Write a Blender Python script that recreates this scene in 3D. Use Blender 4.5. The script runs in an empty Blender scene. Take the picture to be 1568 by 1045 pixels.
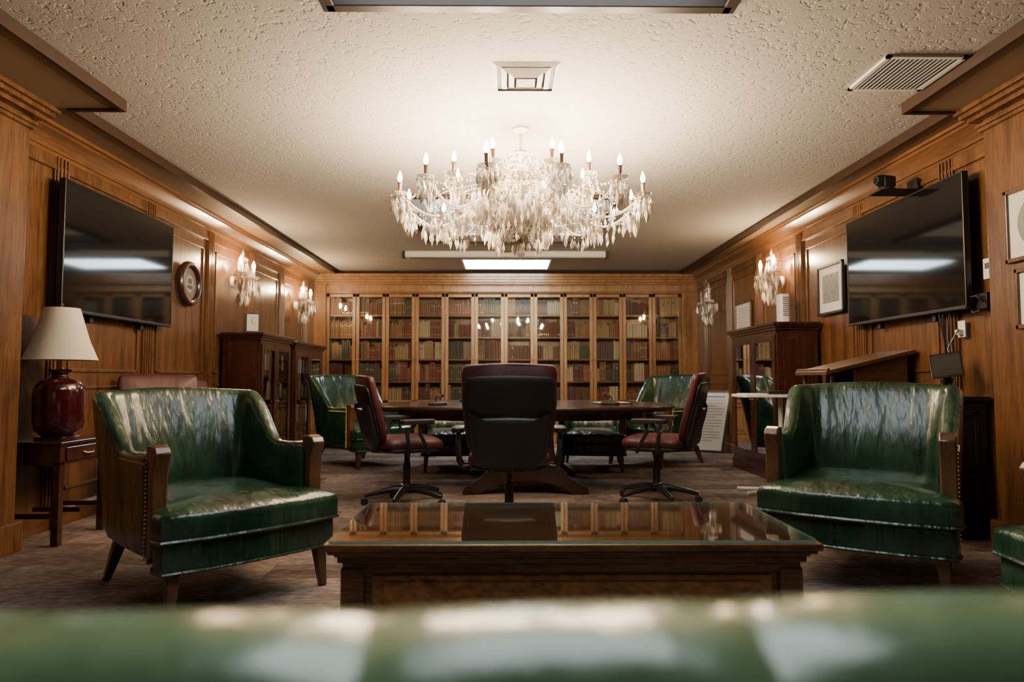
import bpy, math, random, bmesh
from math import sin, cos, pi, radians, sqrt
from mathutils import Vector, Matrix
random.seed(7)

# ------------------------------------------------------------------ materials
def _new(name):
    m = bpy.data.materials.new(name); m.use_nodes = True
    nt = m.node_tree; b = nt.nodes['Principled BSDF']
    return m, nt, b

def P(name, col, rough=.5, metal=0, coat=0, bump=None, var=None, emis=None, estr=0, spec=.5, trans=0):
    m, nt, b = _new(name)
    b.inputs['Base Color'].default_value = (*col, 1)
    b.inputs['Roughness'].default_value = rough
    b.inputs['Metallic'].default_value = metal
    b.inputs['Coat Weight'].default_value = coat
    b.inputs['Coat Roughness'].default_value = .12
    b.inputs['Specular IOR Level'].default_value = spec
    b.inputs['Transmission Weight'].default_value = trans
    if emis:
        b.inputs['Emission Color'].default_value = (*emis, 1)
        b.inputs['Emission Strength'].default_value = estr
    tc = nt.nodes.new('ShaderNodeTexCoord')
    if var:
        n = nt.nodes.new('ShaderNodeTexNoise'); n.inputs['Scale'].default_value = var[0]; n.inputs['Detail'].default_value = 4
        r = nt.nodes.new('ShaderNodeMix'); r.data_type = 'RGBA'
        r.inputs['A'].default_value = (*col, 1); r.inputs['B'].default_value = (*var[1], 1)
        nt.links.new(tc.outputs['Object'], n.inputs['Vector'])
        nt.links.new(n.outputs['Fac'], r.inputs['Factor']); nt.links.new(r.outputs['Result'], b.inputs['Base Color'])
    if bump:
        n = nt.nodes.new('ShaderNodeTexNoise'); n.inputs['Scale'].default_value = bump[0]; n.inputs['Detail'].default_value = 3
        bp = nt.nodes.new('ShaderNodeBump'); bp.inputs['Strength'].default_value = bump[1]; bp.inputs['Distance'].default_value = bump[2]
        nt.links.new(tc.outputs['Object'], n.inputs['Vector'])
        nt.links.new(n.outputs['Fac'], bp.inputs['Height']); nt.links.new(bp.outputs['Normal'], b.inputs['Normal'])
    return m

def wood(name, c1, c2, st=(9, 9, .7), rough=.33, coat=.25, fine=6):
    m, nt, b = _new(name)
    tc = nt.nodes.new('ShaderNodeTexCoord'); mp = nt.nodes.new('ShaderNodeMapping')
    mp.inputs['Scale'].default_value = st
    n1 = nt.nodes.new('ShaderNodeTexNoise'); n1.inputs['Scale'].default_value = 1.2; n1.inputs['Detail'].default_value = 5; n1.inputs['Distortion'].default_value = 1.4
    mp2 = nt.nodes.new('ShaderNodeMapping'); mp2.inputs['Scale'].default_value = tuple(s*fine for s in st)
    n2 = nt.nodes.new('ShaderNodeTexNoise'); n2.inputs['Scale'].default_value = 2.0; n2.inputs['Detail'].default_value = 3
    mx = nt.nodes.new('ShaderNodeMix'); mx.inputs['Factor'].default_value = .45
    rp = nt.nodes.new('ShaderNodeValToRGB')
    rp.color_ramp.elements[0].position = .38; rp.color_ramp.elements[0].color = (*c2, 1)
    rp.color_ramp.elements[1].position = .60; rp.color_ramp.elements[1].color = (*c1, 1)
    L = nt.links.new
    L(tc.outputs['Object'], mp.inputs[0]); L(tc.outputs['Object'], mp2.inputs[0])
    L(mp.outputs[0], n1.inputs['Vector']); L(mp2.outputs[0], n2.inputs['Vector'])
    L(n1.outputs['Fac'], mx.inputs['A']); L(n2.outputs['Fac'], mx.inputs['B'])
    L(mx.outputs['Result'], rp.inputs[0]); L(rp.outputs[0], b.inputs['Base Color'])
    b.inputs['Roughness'].default_value = rough
    b.inputs['Coat Weight'].default_value = coat; b.inputs['Coat Roughness'].default_value = .2
    bp = nt.nodes.new('ShaderNodeBump'); bp.inputs['Strength'].default_value = .06; bp.inputs['Distance'].default_value = .002
    L(n2.outputs['Fac'], bp.inputs['Height']); L(bp.outputs['Normal'], b.inputs['Normal'])
    return m

def leather(name, c1, c2, rough=.3, wr=.55, coat=.3):
    m, nt, b = _new(name); L = nt.links.new
    tc = nt.nodes.new('ShaderNodeTexCoord')
    n = nt.nodes.new('ShaderNodeTexNoise'); n.inputs['Scale'].default_value = 5; n.inputs['Detail'].default_value = 6
    rp = nt.nodes.new('ShaderNodeValToRGB')
    rp.color_ramp.elements[0].position = .35; rp.color_ramp.elements[0].color = (*c2, 1)
    rp.color_ramp.elements[1].position = .65; rp.color_ramp.elements[1].color = (*c1, 1)
    L(tc.outputs['Object'], n.inputs['Vector']); L(n.outputs['Fac'], rp.inputs[0]); L(rp.outputs[0], b.inputs['Base Color'])
    mp = nt.nodes.new('ShaderNodeMapping'); mp.inputs['Scale'].default_value = (12, 8, 1.7)
    n2 = nt.nodes.new('ShaderNodeTexNoise'); n2.inputs['Scale'].default_value = 1; n2.inputs['Detail'].default_value = 3
    v = nt.nodes.new('ShaderNodeTexVoronoi'); v.inputs['Scale'].default_value = 220
    b1 = nt.nodes.new('ShaderNodeBump'); b1.inputs['Strength'].default_value = wr; b1.inputs['Distance'].default_value = .03
    b2 = nt.nodes.new('ShaderNodeBump'); b2.inputs['Strength'].default_value = .12; b2.inputs['Distance'].default_value = .002
    L(tc.outputs['Object'], mp.inputs[0]); L(mp.outputs[0], n2.inputs['Vector']); L(n2.outputs['Fac'], b1.inputs['Height'])
    L(tc.outputs['Object'], v.inputs['Vector']); L(v.outputs['Distance'], b2.inputs['Height']); L(b1.outputs['Normal'], b2.inputs['Normal'])
    L(b2.outputs['Normal'], b.inputs['Normal'])
    b.inputs['Roughness'].default_value = rough; b.inputs['Coat Weight'].default_value = coat; b.inputs['Coat Roughness'].default_value = .2
    return m

def thin_glass(name, tint=(1, 1, 1), extra=.06, rough=.02):
    m = bpy.data.materials.new(name); m.use_nodes = True; nt = m.node_tree; nt.nodes.clear(); L = nt.links.new
    o = nt.nodes.new('ShaderNodeOutputMaterial'); t = nt.nodes.new('ShaderNodeBsdfTransparent'); g = nt.nodes.new('ShaderNodeBsdfGlossy')
    t.inputs[0].default_value = (*tint, 1); g.inputs['Roughness'].default_value = rough
    f = nt.nodes.new('ShaderNodeFresnel'); f.inputs[0].default_value = 1.5
    a = nt.nodes.new('ShaderNodeMath'); a.operation = 'ADD'; a.use_clamp = True; a.inputs[1].default_value = extra
    x = nt.nodes.new('ShaderNodeMixShader')
    L(f.outputs[0], a.inputs[0]); L(a.outputs[0], x.inputs[0]); L(t.outputs[0], x.inputs[1]); L(g.outputs[0], x.inputs[2]); L(x.outputs[0], o.inputs[0])
    return m

def crystal(name, lo=.2, hi=.85):
    # cut lead crystal: sparkle painted in as random tint and opacity per drop
    m = bpy.data.materials.new(name); m.use_nodes = True; nt = m.node_tree; L = nt.links.new
    b = nt.nodes['Principled BSDF']; o = nt.nodes['Material Output']
    b.inputs['Roughness'].default_value = .05; b.inputs['Specular IOR Level'].default_value = 1
    ge = nt.nodes.new('ShaderNodeNewGeometry')
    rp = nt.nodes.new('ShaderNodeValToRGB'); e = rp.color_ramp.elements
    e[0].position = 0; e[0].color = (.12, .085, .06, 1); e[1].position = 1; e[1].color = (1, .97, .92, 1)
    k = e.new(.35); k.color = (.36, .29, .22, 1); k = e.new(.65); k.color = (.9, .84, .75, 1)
    mr = nt.nodes.new('ShaderNodeMapRange'); mr.inputs['To Min'].default_value = lo; mr.inputs['To Max'].default_value = hi
    t = nt.nodes.new('ShaderNodeBsdfTransparent'); x = nt.nodes.new('ShaderNodeMixShader')
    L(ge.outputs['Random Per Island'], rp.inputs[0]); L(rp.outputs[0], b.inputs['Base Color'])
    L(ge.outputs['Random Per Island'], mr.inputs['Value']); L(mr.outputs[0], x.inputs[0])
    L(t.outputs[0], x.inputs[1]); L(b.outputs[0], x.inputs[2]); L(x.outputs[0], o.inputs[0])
    return m

WALL = wood('walnut_paneling', (.145, .064, .0225), (.056, .0235, .0088), st=(7, 7, .6), rough=.28)
CASE = wood('oak_bookcase_wood', (.29, .145, .053), (.165, .075, .025), st=(8, 8, .7), rough=.33)
TRIMW = wood('walnut_trim', (.15, .064, .022), (.08, .033, .012), st=(5, .5, 5), rough=.30)
MAHOG = wood('mahogany', (.048, .014, .008), (.019, .006, .0045), st=(8, 8, 1), rough=.22, coat=.5)
DARKW = wood('dark_table_walnut', (.030, .013, .009), (.012, .006, .004), st=(2, 8, 8), rough=.22, coat=.4)
TABLEW = wood('coffee_table_walnut', (.17, .060, .019), (.055, .019, .008), st=(1.2, 8, 8), rough=.22, coat=.5)
BURL = wood('burl_drawer_front', (.34, .13, .032), (.14, .048, .013), st=(4, 8, 8), rough=.2, coat=.6, fine=3)
LEGW = wood('chair_walnut', (.11, .047, .018), (.045, .019, .008), st=(9, 9, 2), rough=.28, coat=.4)
PODW = wood('lectern_walnut', (.095, .041, .018), (.05, .021, .009), st=(1.5, 6, 6), rough=.4)
DTRIM = P('dark_ceiling_trim', (.022, .009, .005), .4, var=(8, (.04, .017, .008)))
GREEN = leather('green_leather', (.012, .047, .024), (.005, .020, .011), .23, .85)
GREEN2 = leather('green_leather_sofa', (.14, .26, .135), (.095, .195, .095), .22, .25)
MAROON = leather('maroon_leather', (.07, .007, .011), (.035, .004, .007), .52, .25, .05)
BLACK = P('black_plastic', (.012, .012, .013), .38, bump=(300, .1, .001))
BLKMESH = P('black_back_fabric', (.008, .008, .009), .42, bump=(160, .25, .002))
STEEL = P('dark_steel', (.08, .08, .085), .3, metal=1, bump=(60, .03, .001))
BRASS = P('brass', (.75, .5, .2), .28, metal=1, bump=(80, .05, .001))
SCREEN = P('tv_screen_glass', (.004, .004, .005), .06, bump=(1.5, .02, .001))
PLASTER = P('white_shaft_paint', (.34, .32, .29), .7, bump=(60, .2, .003))
SOFFIT = P('tan_soffit_paint', (.24, .155, .083), .6, var=(3, (.19, .12, .065)))
WHITE = P('white_plastic', (.66, .66, .63), .4, bump=(90, .05, .001))
GREYM = P('grey_grille', (.28, .26, .22), .5, metal=.2, bump=(90, .05, .001))
SHADEM = P('lamp_shade_fabric', (.60, .56, .48), .8, bump=(260, .3, .001))
CERAM = P('maroon_ceramic', (.045, .004, .008), .1, coat=.8, var=(4, (.025, .003, .005)))
PAPER = P('paper', (.66, .65, .61), .6, var=(30, (.58, .57, .53)))
PHOTO = P('photo_print', (.30, .30, .28), .5, var=(22, (.08, .085, .08)))
INK = P('ink', (.04, .04, .045), .6, var=(40, (.07, .07, .08)))
BLUEI = P('blue_ink', (.08, .18, .5), .6, var=(40, (.1, .2, .55)))
GLASS = thin_glass('cabinet_glass', (.96, .97, .95), .03)
TGLASS = thin_glass('table_glass', (.80, .88, .86), .24, .03)
CRY = crystal('cut_crystal', .5, .95)
CRYARM = crystal('glass_arm', .5, .85)
BULB = P('warm_candle_bulb', (1, .9, .7), .3, emis=(1, .75, .48), estr=1950, bump=(20, .01, .001))
SBULB = P('warm_sconce_bulb', (1, .9, .7), .3, emis=(1, .69, .38), estr=1150, bump=(20, .01, .001))
PANEL = P('troffer_diffuser', (.9, .95, .95), .5, emis=(.86, .97, 1), estr=26, bump=(300, .1, .001))
SKYP = P('skylight_diffuser', (.9, .95, .95), .5, emis=(.84, .93, 1), estr=5.5, bump=(300, .1, .001))
SKYP2 = P('skylight_diffuser_dim', (.9, .95, .95), .5, emis=(.9, .97, 1), estr=1.5, bump=(300, .1, .001))

def ceiling_mat():
    m, nt, b = _new('textured_ceiling'); L = nt.links.new
    b.inputs['Base Color'].default_value = (.44, .41, .37, 1); b.inputs['Roughness'].default_value = .85
    tc = nt.nodes.new('ShaderNodeTexCoord')
    n = nt.nodes.new('ShaderNodeTexNoise'); n.inputs['Scale'].default_value = 30; n.inputs['Detail'].default_value = 3; n.inputs['Distortion'].default_value = .5
    r = nt.nodes.new('ShaderNodeValToRGB'); r.color_ramp.elements[0].position = .55; r.color_ramp.elements[1].position = .68
    n2 = nt.nodes.new('ShaderNodeTexNoise'); n2.inputs['Scale'].default_value = 90
    a = nt.nodes.new('ShaderNodeMath'); a.operation = 'MULTIPLY_ADD'; a.inputs[1].default_value = .3
    bp = nt.nodes.new('ShaderNodeBump'); bp.inputs['Strength'].default_value = .42; bp.inputs['Distance'].default_value = .009; bp.invert = True
    L(tc.outputs['Object'], n.inputs['Vector']); L(tc.outputs['Object'], n2.inputs['Vector'])
    L(n.outputs['Fac'], r.inputs[0]); L(n2.outputs['Fac'], a.inputs[0]); L(r.outputs[0], a.inputs[2])
    L(a.outputs[0], bp.inputs['Height']); L(bp.outputs['Normal'], b.inputs['Normal'])
    return m
CEIL = ceiling_mat()

def carpet_mat():
    m, nt, b = _new('plank_carpet'); L = nt.links.new
    tc = nt.nodes.new('ShaderNodeTexCoord')
    def brick(w, h, c1, c2, off, sq=1):
        br = nt.nodes.new('ShaderNodeTexBrick'); br.offset = off; br.inputs['Scale'].default_value = 1
        br.inputs['Brick Width'].default_value = w; br.inputs['Row Height'].default_value = h; br.inputs['Mortar Size'].default_value = 0
        br.inputs['Color1'].default_value = (*c1, 1); br.inputs['Color2'].default_value = (*c2, 1)
        L(tc.outputs['Object'], br.inputs['Vector']); return br
    b1 = brick(.9, .25, (.36, .31, .275), (.035, .028, .027), .37)
    b2 = brick(.31, .25, (.22, .12, .10), (.10, .095, .09), .5)
    b3 = brick(.14, .083, (.30, .26, .24), (.05, .04, .037), .43)
    mx0 = nt.nodes.new('ShaderNodeMix'); mx0.data_type = 'RGBA'; mx0.inputs['Factor'].default_value = .42
    mx1 = nt.nodes.new('ShaderNodeMix'); mx1.data_type = 'RGBA'; mx1.inputs['Factor'].default_value = .25
    L(b1.outputs['Color'], mx0.inputs['A']); L(b2.outputs['Color'], mx0.inputs['B'])
    L(mx0.outputs['Result'], mx1.inputs['A']); L(b3.outputs['Color'], mx1.inputs['B'])
    mp = nt.nodes.new('ShaderNodeMapping'); mp.inputs['Scale'].default_value = (14, 40, 1)
    n = nt.nodes.new('ShaderNodeTexNoise'); n.inputs['Scale'].default_value = 1; n.inputs['Detail'].default_value = 4
    rp = nt.nodes.new('ShaderNodeValToRGB'); rp.color_ramp.elements[0].position = .35; rp.color_ramp.elements[0].color = (.6, .58, .57, 1)
    rp.color_ramp.elements[1].position = .65; rp.color_ramp.elements[1].color = (1.15, 1.12, 1.1, 1)
    mx = nt.nodes.new('ShaderNodeMix'); mx.data_type = 'RGBA'; mx.blend_type = 'MULTIPLY'; mx.inputs['Factor'].default_value = 1
    L(tc.outputs['Object'], mp.inputs[0]); L(mp.outputs[0], n.inputs['Vector'])
    L(n.outputs['Fac'], rp.inputs[0])
    L(mx1.outputs['Result'], mx.inputs['A']); L(rp.outputs[0], mx.inputs['B']); L(mx.outputs['Result'], b.inputs['Base Color'])
    b.inputs['Roughness'].default_value = .95; b.inputs['Specular IOR Level'].default_value = .1
    n2 = nt.nodes.new('ShaderNodeTexNoise'); n2.inputs['Scale'].default_value = 250
    bp = nt.nodes.new('ShaderNodeBump'); bp.inputs['Strength'].default_value = .5; bp.inputs['Distance'].default_value = .004
    L(tc.outputs['Object'], n2.inputs['Vector']); L(n2.outputs['Fac'], bp.inputs['Height']); L(bp.outputs['Normal'], b.inputs['Normal'])
    return m
CARPET = carpet_mat()

# ------------------------------------------------------------------ mesh builder
class MB:
    def __init__(s):
        s.v = []; s.f = []; s.m = []; s.T = None
    def add(s, vs, fs, mi=0):
        o = len(s.v)
        for p in vs:
            s.v.append(tuple(s.T(Vector(p))) if s.T else tuple(p))
        for f in fs:
            s.f.append(tuple(i+o for i in f)); s.m.append(mi)
    def box(s, x0, x1, y0, y1, z0, z1, mi=0):
        vs = [(x, y, z) for z in (z0, z1) for y in (y0, y1) for x in (x0, x1)]
        s.add(vs, [(0, 2, 3, 1), (4, 5, 7, 6), (0, 1, 5, 4), (2, 6, 7, 3), (0, 4, 6, 2), (1, 3, 7, 5)], mi)
    def prism(s, poly, a0, a1, ax='x', mi=0):
        n = len(poly)
        g = {'x': lambda a, p: (a, p[0], p[1]), 'y': lambda a, p: (p[0], a, p[1]), 'z': lambda a, p: (p[0], p[1], a)}[ax]
        vs = [g(a0, p) for p in poly]+[g(a1, p) for p in poly]
        fs = [tuple(range(n)), tuple(range(2*n-1, n-1, -1))]+[(i, (i+1) % n, n+(i+1) % n, n+i) for i in range(n)]
        s.add(vs, fs, mi)
    def lathe(s, prof, c=(0, 0, 0), n=20, mi=0, caps=True):
        vs = []; k = len(prof)
        for i in range(n):
            a = 2*pi*i/n
            for r, z in prof: vs.append((c[0]+r*cos(a), c[1]+r*sin(a), c[2]+z))
        fs = []
        for i in range(n):
            j = (i+1) % n
            for q in range(k-1): fs.append((i*k+q, j*k+q, j*k+q+1, i*k+q+1))
        if caps:
            if prof[0][0] > 1e-5: fs.append(tuple(i*k for i in range(n)))
            if prof[-1][0] > 1e-5: fs.append(tuple(i*k+k-1 for i in range(n)))
        s.add(vs, fs, mi)
    def tube(s, path, r, n=8, mi=0):
        path = [Vector(p) for p in path]; k = len(path)
        if not hasattr(r, '__len__'): r = [r]*k
        vs = []; up = Vector((0, 0, 1))
        for i, p in enumerate(path):
            t = (path[min(i+1, k-1)]-path[max(i-1, 0)]).normalized()
            if abs(t.dot(up)) > .98: a = t.cross(Vector((1, 0, 0))).normalized() if i == 0 else (pa-t*pa.dot(t)).normalized()
            elif i == 0: a = t.cross(up).normalized()
            else: a = (pa-t*pa.dot(t)).normalized()
            pa = a; b = t.cross(a)
            for q in range(n):
                an = 2*pi*q/n; vs.append(p+(a*cos(an)+b*sin(an))*r[i])
        fs = [(i*n+q, i*n+(q+1) % n, (i+1)*n+(q+1) % n, (i+1)*n+q) for i in range(k-1) for q in range(n)]
        fs += [tuple(range(n)), tuple(range((k-1)*n, k*n))]
        s.add(vs, fs, mi)
    def octa(s, c, r, h0, h1, mi=0, n=4):
        x, y, z = c
        vs = [(x, y, z+h1)]+[(x+r*cos(2*pi*i/n), y+r*sin(2*pi*i/n), z) for i in range(n)]+[(x, y, z-h0)]
        fs = [(0, 1+i, 1+(i+1) % n) for i in range(n)]+[(n+1, 1+(i+1) % n, 1+i) for i in range(n)]
        s.add(vs, fs, mi)
    def cushion(s, outl, z0, z1, e=.03, bulge=.02, mi=0, fn=None, flatbottom=True):
        cx = sum(p[0] for p in outl)/len(outl); cy = sum(p[1] for p in outl)/len(outl)
        R = max(math.hypot(p[0]-cx, p[1]-cy) for p in outl)
        n = len(outl); lev = []
        k = e/R
        lev += [(z0, 1-k), (z0+e*.3, 1-k*.3), (z0+e, 1), (z1-e, 1), (z1-e*.3, 1-k*.3), (z1, 1-k), (z1+bulge*.45, .8), (z1+bulge*.8, .5), (z1+bulge, .2)]
        vs = [(cx+(p[0]-cx)*q, cy+(p[1]-cy)*q, z) for z, q in lev for p in outl]
        if fn: vs = [fn(v) for v in vs]
        fs = [(i*n+j, i*n+(j+1) % n, (i+1)*n+(j+1) % n, (i+1)*n+j) for i in range(len(lev)-1) for j in range(n)]
        fs += [tuple(range(n)), tuple(range((len(lev)-1)*n, len(lev)*n))]
        s.add(vs, fs, mi)
    def done(s, name, mats, parent=None, smooth=35, bevel=0, loc=None, rot=None, subsurf=0):
        me = bpy.data.meshes.new(name); me.from_pydata(s.v, [], s.f)
        if not isinstance(mats, (list, tuple)): mats = [mats]
        for m in mats: me.materials.append(m)
        me.polygons.foreach_set('material_index', s.m)
        bm = bmesh.new(); bm.from_mesh(me); bmesh.ops.recalc_face_normals(bm, faces=bm.faces); bm.to_mesh(me); bm.free()
        if smooth:
            me.polygons.foreach_set('use_smooth', [True]*len(me.polygons)); me.set_sharp_from_angle(angle=radians(smooth))
        ob = bpy.data.objects.new(name, me); bpy.context.collection.objects.link(ob)
        if parent: ob.parent = parent
        if loc: ob.location = loc
        if rot: ob.rotation_euler = rot
        if bevel:
            b = ob.modifiers.new('bevel', 'BEVEL'); b.width = bevel; b.segments = 2; b.limit_method = 'ANGLE'; b.angle_limit = radians(40)
        if subsurf:
            b = ob.modifiers.new('sub', 'SUBSURF'); b.levels = subsurf; b.render_levels = subsurf
        return ob

def root(name, loc=(0, 0, 0), rz=0, sc=1):
    o = bpy.data.objects.new(name, None); o.empty_display_size = .1
    bpy.context.collection.objects.link(o); o.location = loc; o.rotation_euler = (0, 0, radians(rz)); o.scale = (sc, sc, sc)
    return o

def rr(w, d, r, n=5, cx=0, cy=0):
    pts = []
    for (sx, sy, a0) in ((1, 1, 0), (-1, 1, 90), (-1, -1, 180), (1, -1, 270)):
        for i in range(n+1):
            a = radians(a0+90*i/n); pts.append((cx+sx*(w/2-r)+r*cos(a), cy+sy*(d/2-r)+r*sin(a)))
    return pts
def sm(t):
    t = max(0, min(1, t)); return t*t*(3-2*t)

# ------------------------------------------------------------------ room
XL, XR, Y0, Y1 = -3.05, 3.05, -2.5, 11.2
ZS, ZC = 2.66, 2.72
b = MB(); b.box(XL-.1, XR+.1, Y0-.1, Y1+.1, -.1, 0); b.done('floor', CARPET, smooth=0)
b = MB(); b.box(XL-.12, XL, Y0-.1, Y1+.1, 0, 2.9); b.done('wall_left', WALL, smooth=0)
b = MB(); b.box(XR, XR+.12, Y0-.1, Y1+.1, 0, 2.9); b.done('wall_right', WALL, smooth=0)
b = MB(); b.box(XL, XR, Y1, Y1+.12, 0, 2.9); b.done('wall_back', WALL, smooth=0)
b = MB(); b.box(XL, XR, Y0-.12, Y0, 0, 2.9); b.done('wall_front', WALL, smooth=0)
# ceiling with two shaft openings
A = (-.82, 1.03, 1.0, 3.04); B = (-.97, 1.05, 6.3, 8.37)
b = MB()
b.box(XL, XR, Y0, A[2], ZC, ZC+.08)
b.box(XL, A[0], A[2], A[3], ZC, ZC+.08); b.box(A[1], XR, A[2], A[3], ZC, ZC+.08)
b.box(XL, XR, A[3], B[2], ZC, ZC+.08)
b.box(XL, B[0], B[2], B[3], ZC, ZC+.08); b.box(B[1], XR, B[2], B[3], ZC, ZC+.08)
b.box(XL, XR, B[3], Y1, ZC, ZC+.08)
b.done('ceiling', CEIL, smooth=0)
for k, O in enumerate((A, B)):
    r_ = root('skylight')
    x0, x1, y0, y1 = O; t = .03; h = 3.1
    m = MB(); z0 = ZC+.08
    m.box(x0-t, x0, y0-t, y1+t, z0, h); m.box(x1, x1+t, y0-t, y1+t, z0, h); m.box(x0, x1, y0-t, y0, z0, h); m.box(x0, x1, y1, y1+t, z0, h)
    m.done('shaft', PLASTER, r_, 0)
    m = MB(); m.box(x0, x1, y0, y1, h-.03, h-.01); m.done('diffuser_panel', SKYP if k == 0 else SKYP2, r_, 0)
    m = MB(); w = .06; z0 = ZC-.035; z1 = ZC+.05
    m.box(x0-.02, x0+w-.02, y0-.02, y1+.02, z0, z1); m.box(x1-w+.02, x1+.02, y0-.02, y1+.02, z0, z1)
    m.box(x0, x1, y0-.02, y0+w-.02, z0, z1); m.box(x0, x1, y1-w+.02, y1+.02, z0, z1)
    m.done('frame', DTRIM, r_, 0, .004)
# soffits + dark edge
def soffit(name, xa, xb, ya, yb):
    m = MB(); m.box(min(xa, xb), max(xa, xb), ya, yb, ZS, ZC); m.done(name, SOFFIT, smooth=0)
soffit('trim_soffit_left', XL, -2.38, Y0, 4.13); soffit('trim_soffit_left', XL, -2.70, 4.13, 10.9)
soffit('trim_soffit_right', 2.50, XR, Y0, 4.13); soffit('trim_soffit_right', 2.80, XR, 4.13, 10.9)
m = MB(); e = .03
m.box(-2.38, -2.38+e, Y0, 4.13+e, ZS-.012, ZC); m.box(-2.70, -2.38, 4.13, 4.13+e, ZS-.012, ZC); m.box(-2.70, -2.70+e, 4.13+e, 10.8, ZS-.012, ZC)
m.done('trim_1', DTRIM, smooth=0)
m = MB()
m.box(2.50-e, 2.50, Y0, 4.13+e, ZS-.012, ZC); m.box(2.50, 2.80, 4.13, 4.13+e, ZS-.012, ZC); m.box(2.80-e, 2.80, 4.13+e, 10.8, ZS-.012, ZC)
m.done('trim_2', DTRIM, smooth=0)

def crown(m, x, s, ya, yb, zt=ZS, k=1.0):
    pr = [(0, -.16), (.012, -.16), (.018, -.14), (.03, -.135), (.034, -.115), (.05, -.09), (.08, -.055), (.10, -.04), (.105, -.025), (.125, -.02), (.13, 0), (0, 0)]
    m.prism([(x+s*p[0]*k, zt+p[1]*k) for p in pr], ya, yb, 'y')
m = MB(); crown(m, XL, 1, 4.05, 10.84); m.done('trim_crown_left', TRIMW, smooth=25)
m = MB(); crown(m, XR, -1, 4.05, 10.84); m.done('trim_crown_right', TRIMW, smooth=25)
# pilasters near camera
for nm, s in (('trim_pilaster_left', -1), ('trim_pilaster_right', 1)):
    m = MB(); xa, xb = (XL, -2.86) if s < 0 else (2.90, XR)
    m.box(xa, xb, 3.05, 4.05, 0, ZS)
    f = -2.86 if s < 0 else 2.90
    m.box(min(f, f-s*.03), max(f, f-s*.03), 3.03, 4.08, 0, .17)
    m.box(min(xa, xb), max(xa, xb), 4.05, 4.08, 0, .17)
    for d, z0, z1 in ((.02, 2.50, 2.525), (.03, 2.525, 2.55), (.06, 2.57, 2.60), (.09, 2.60, 2.63), (.11, 2.63, 2.66)):
        xs = sorted((f-s*d, xb if s > 0 else xa)); m.box(xs[0], xs[1], 3.05-d, 4.05+d, z0, z1)
    m.done(nm, WALL, smooth=0, bevel=.006)
# wall battens and panel mouldings
for nm, x, s in (('trim_panels_left', XL, 1), ('trim_panels_right', XR, -1)):
    m = MB()
    def bx(d, ya, yb, za, zb, m=m, x=x, s=s):
        xs = sorted((x, x+s*d)); m.box(xs[0], xs[1], ya, yb, za, zb)
    ys = [4.62, 5.8, 6.98, 8.1, 9.2, 10.3]
    for y in ys:
        bx(.018, y-.075, y+.075, .14, 2.5)
        for o in (-.055, -.02, .02, .055): bx(.03, y+o-.009, y+o+.009, .14, 2.5)
    bx(.022, 4.08, 10.8, 2.41, 2.44); bx(.014, 4.08, 10.8, 2.44, 2.5)
    allp = [4.1]+ys+[10.78]
    for a, c in zip(allp[:-1], allp[1:]):
        a += .14; c -= .14
        if c-a < .3: continue
        w = .022
        for za, zb in ((.24, .95), (1.05, 2.33)):
            bx(.014, a, c, za, za+w); bx(.014, a, c, zb-w, zb); bx(.014, a, a+w, za, zb); bx(.014, c-w, c, za, zb)
    m.done(nm, WALL, smooth=0, bevel=.003)
for nm, x, s in (('baseboard_left', XL, 1), ('baseboard_right', XR, -1)):
    m = MB(); m.prism([(x, 0), (x+s*.022, 0), (x+s*.022, .11), (x+s*.012, .13), (x, .135)], 4.08, 10.8, 'y'); m.done(nm, TRIMW, smooth=0)

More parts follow.
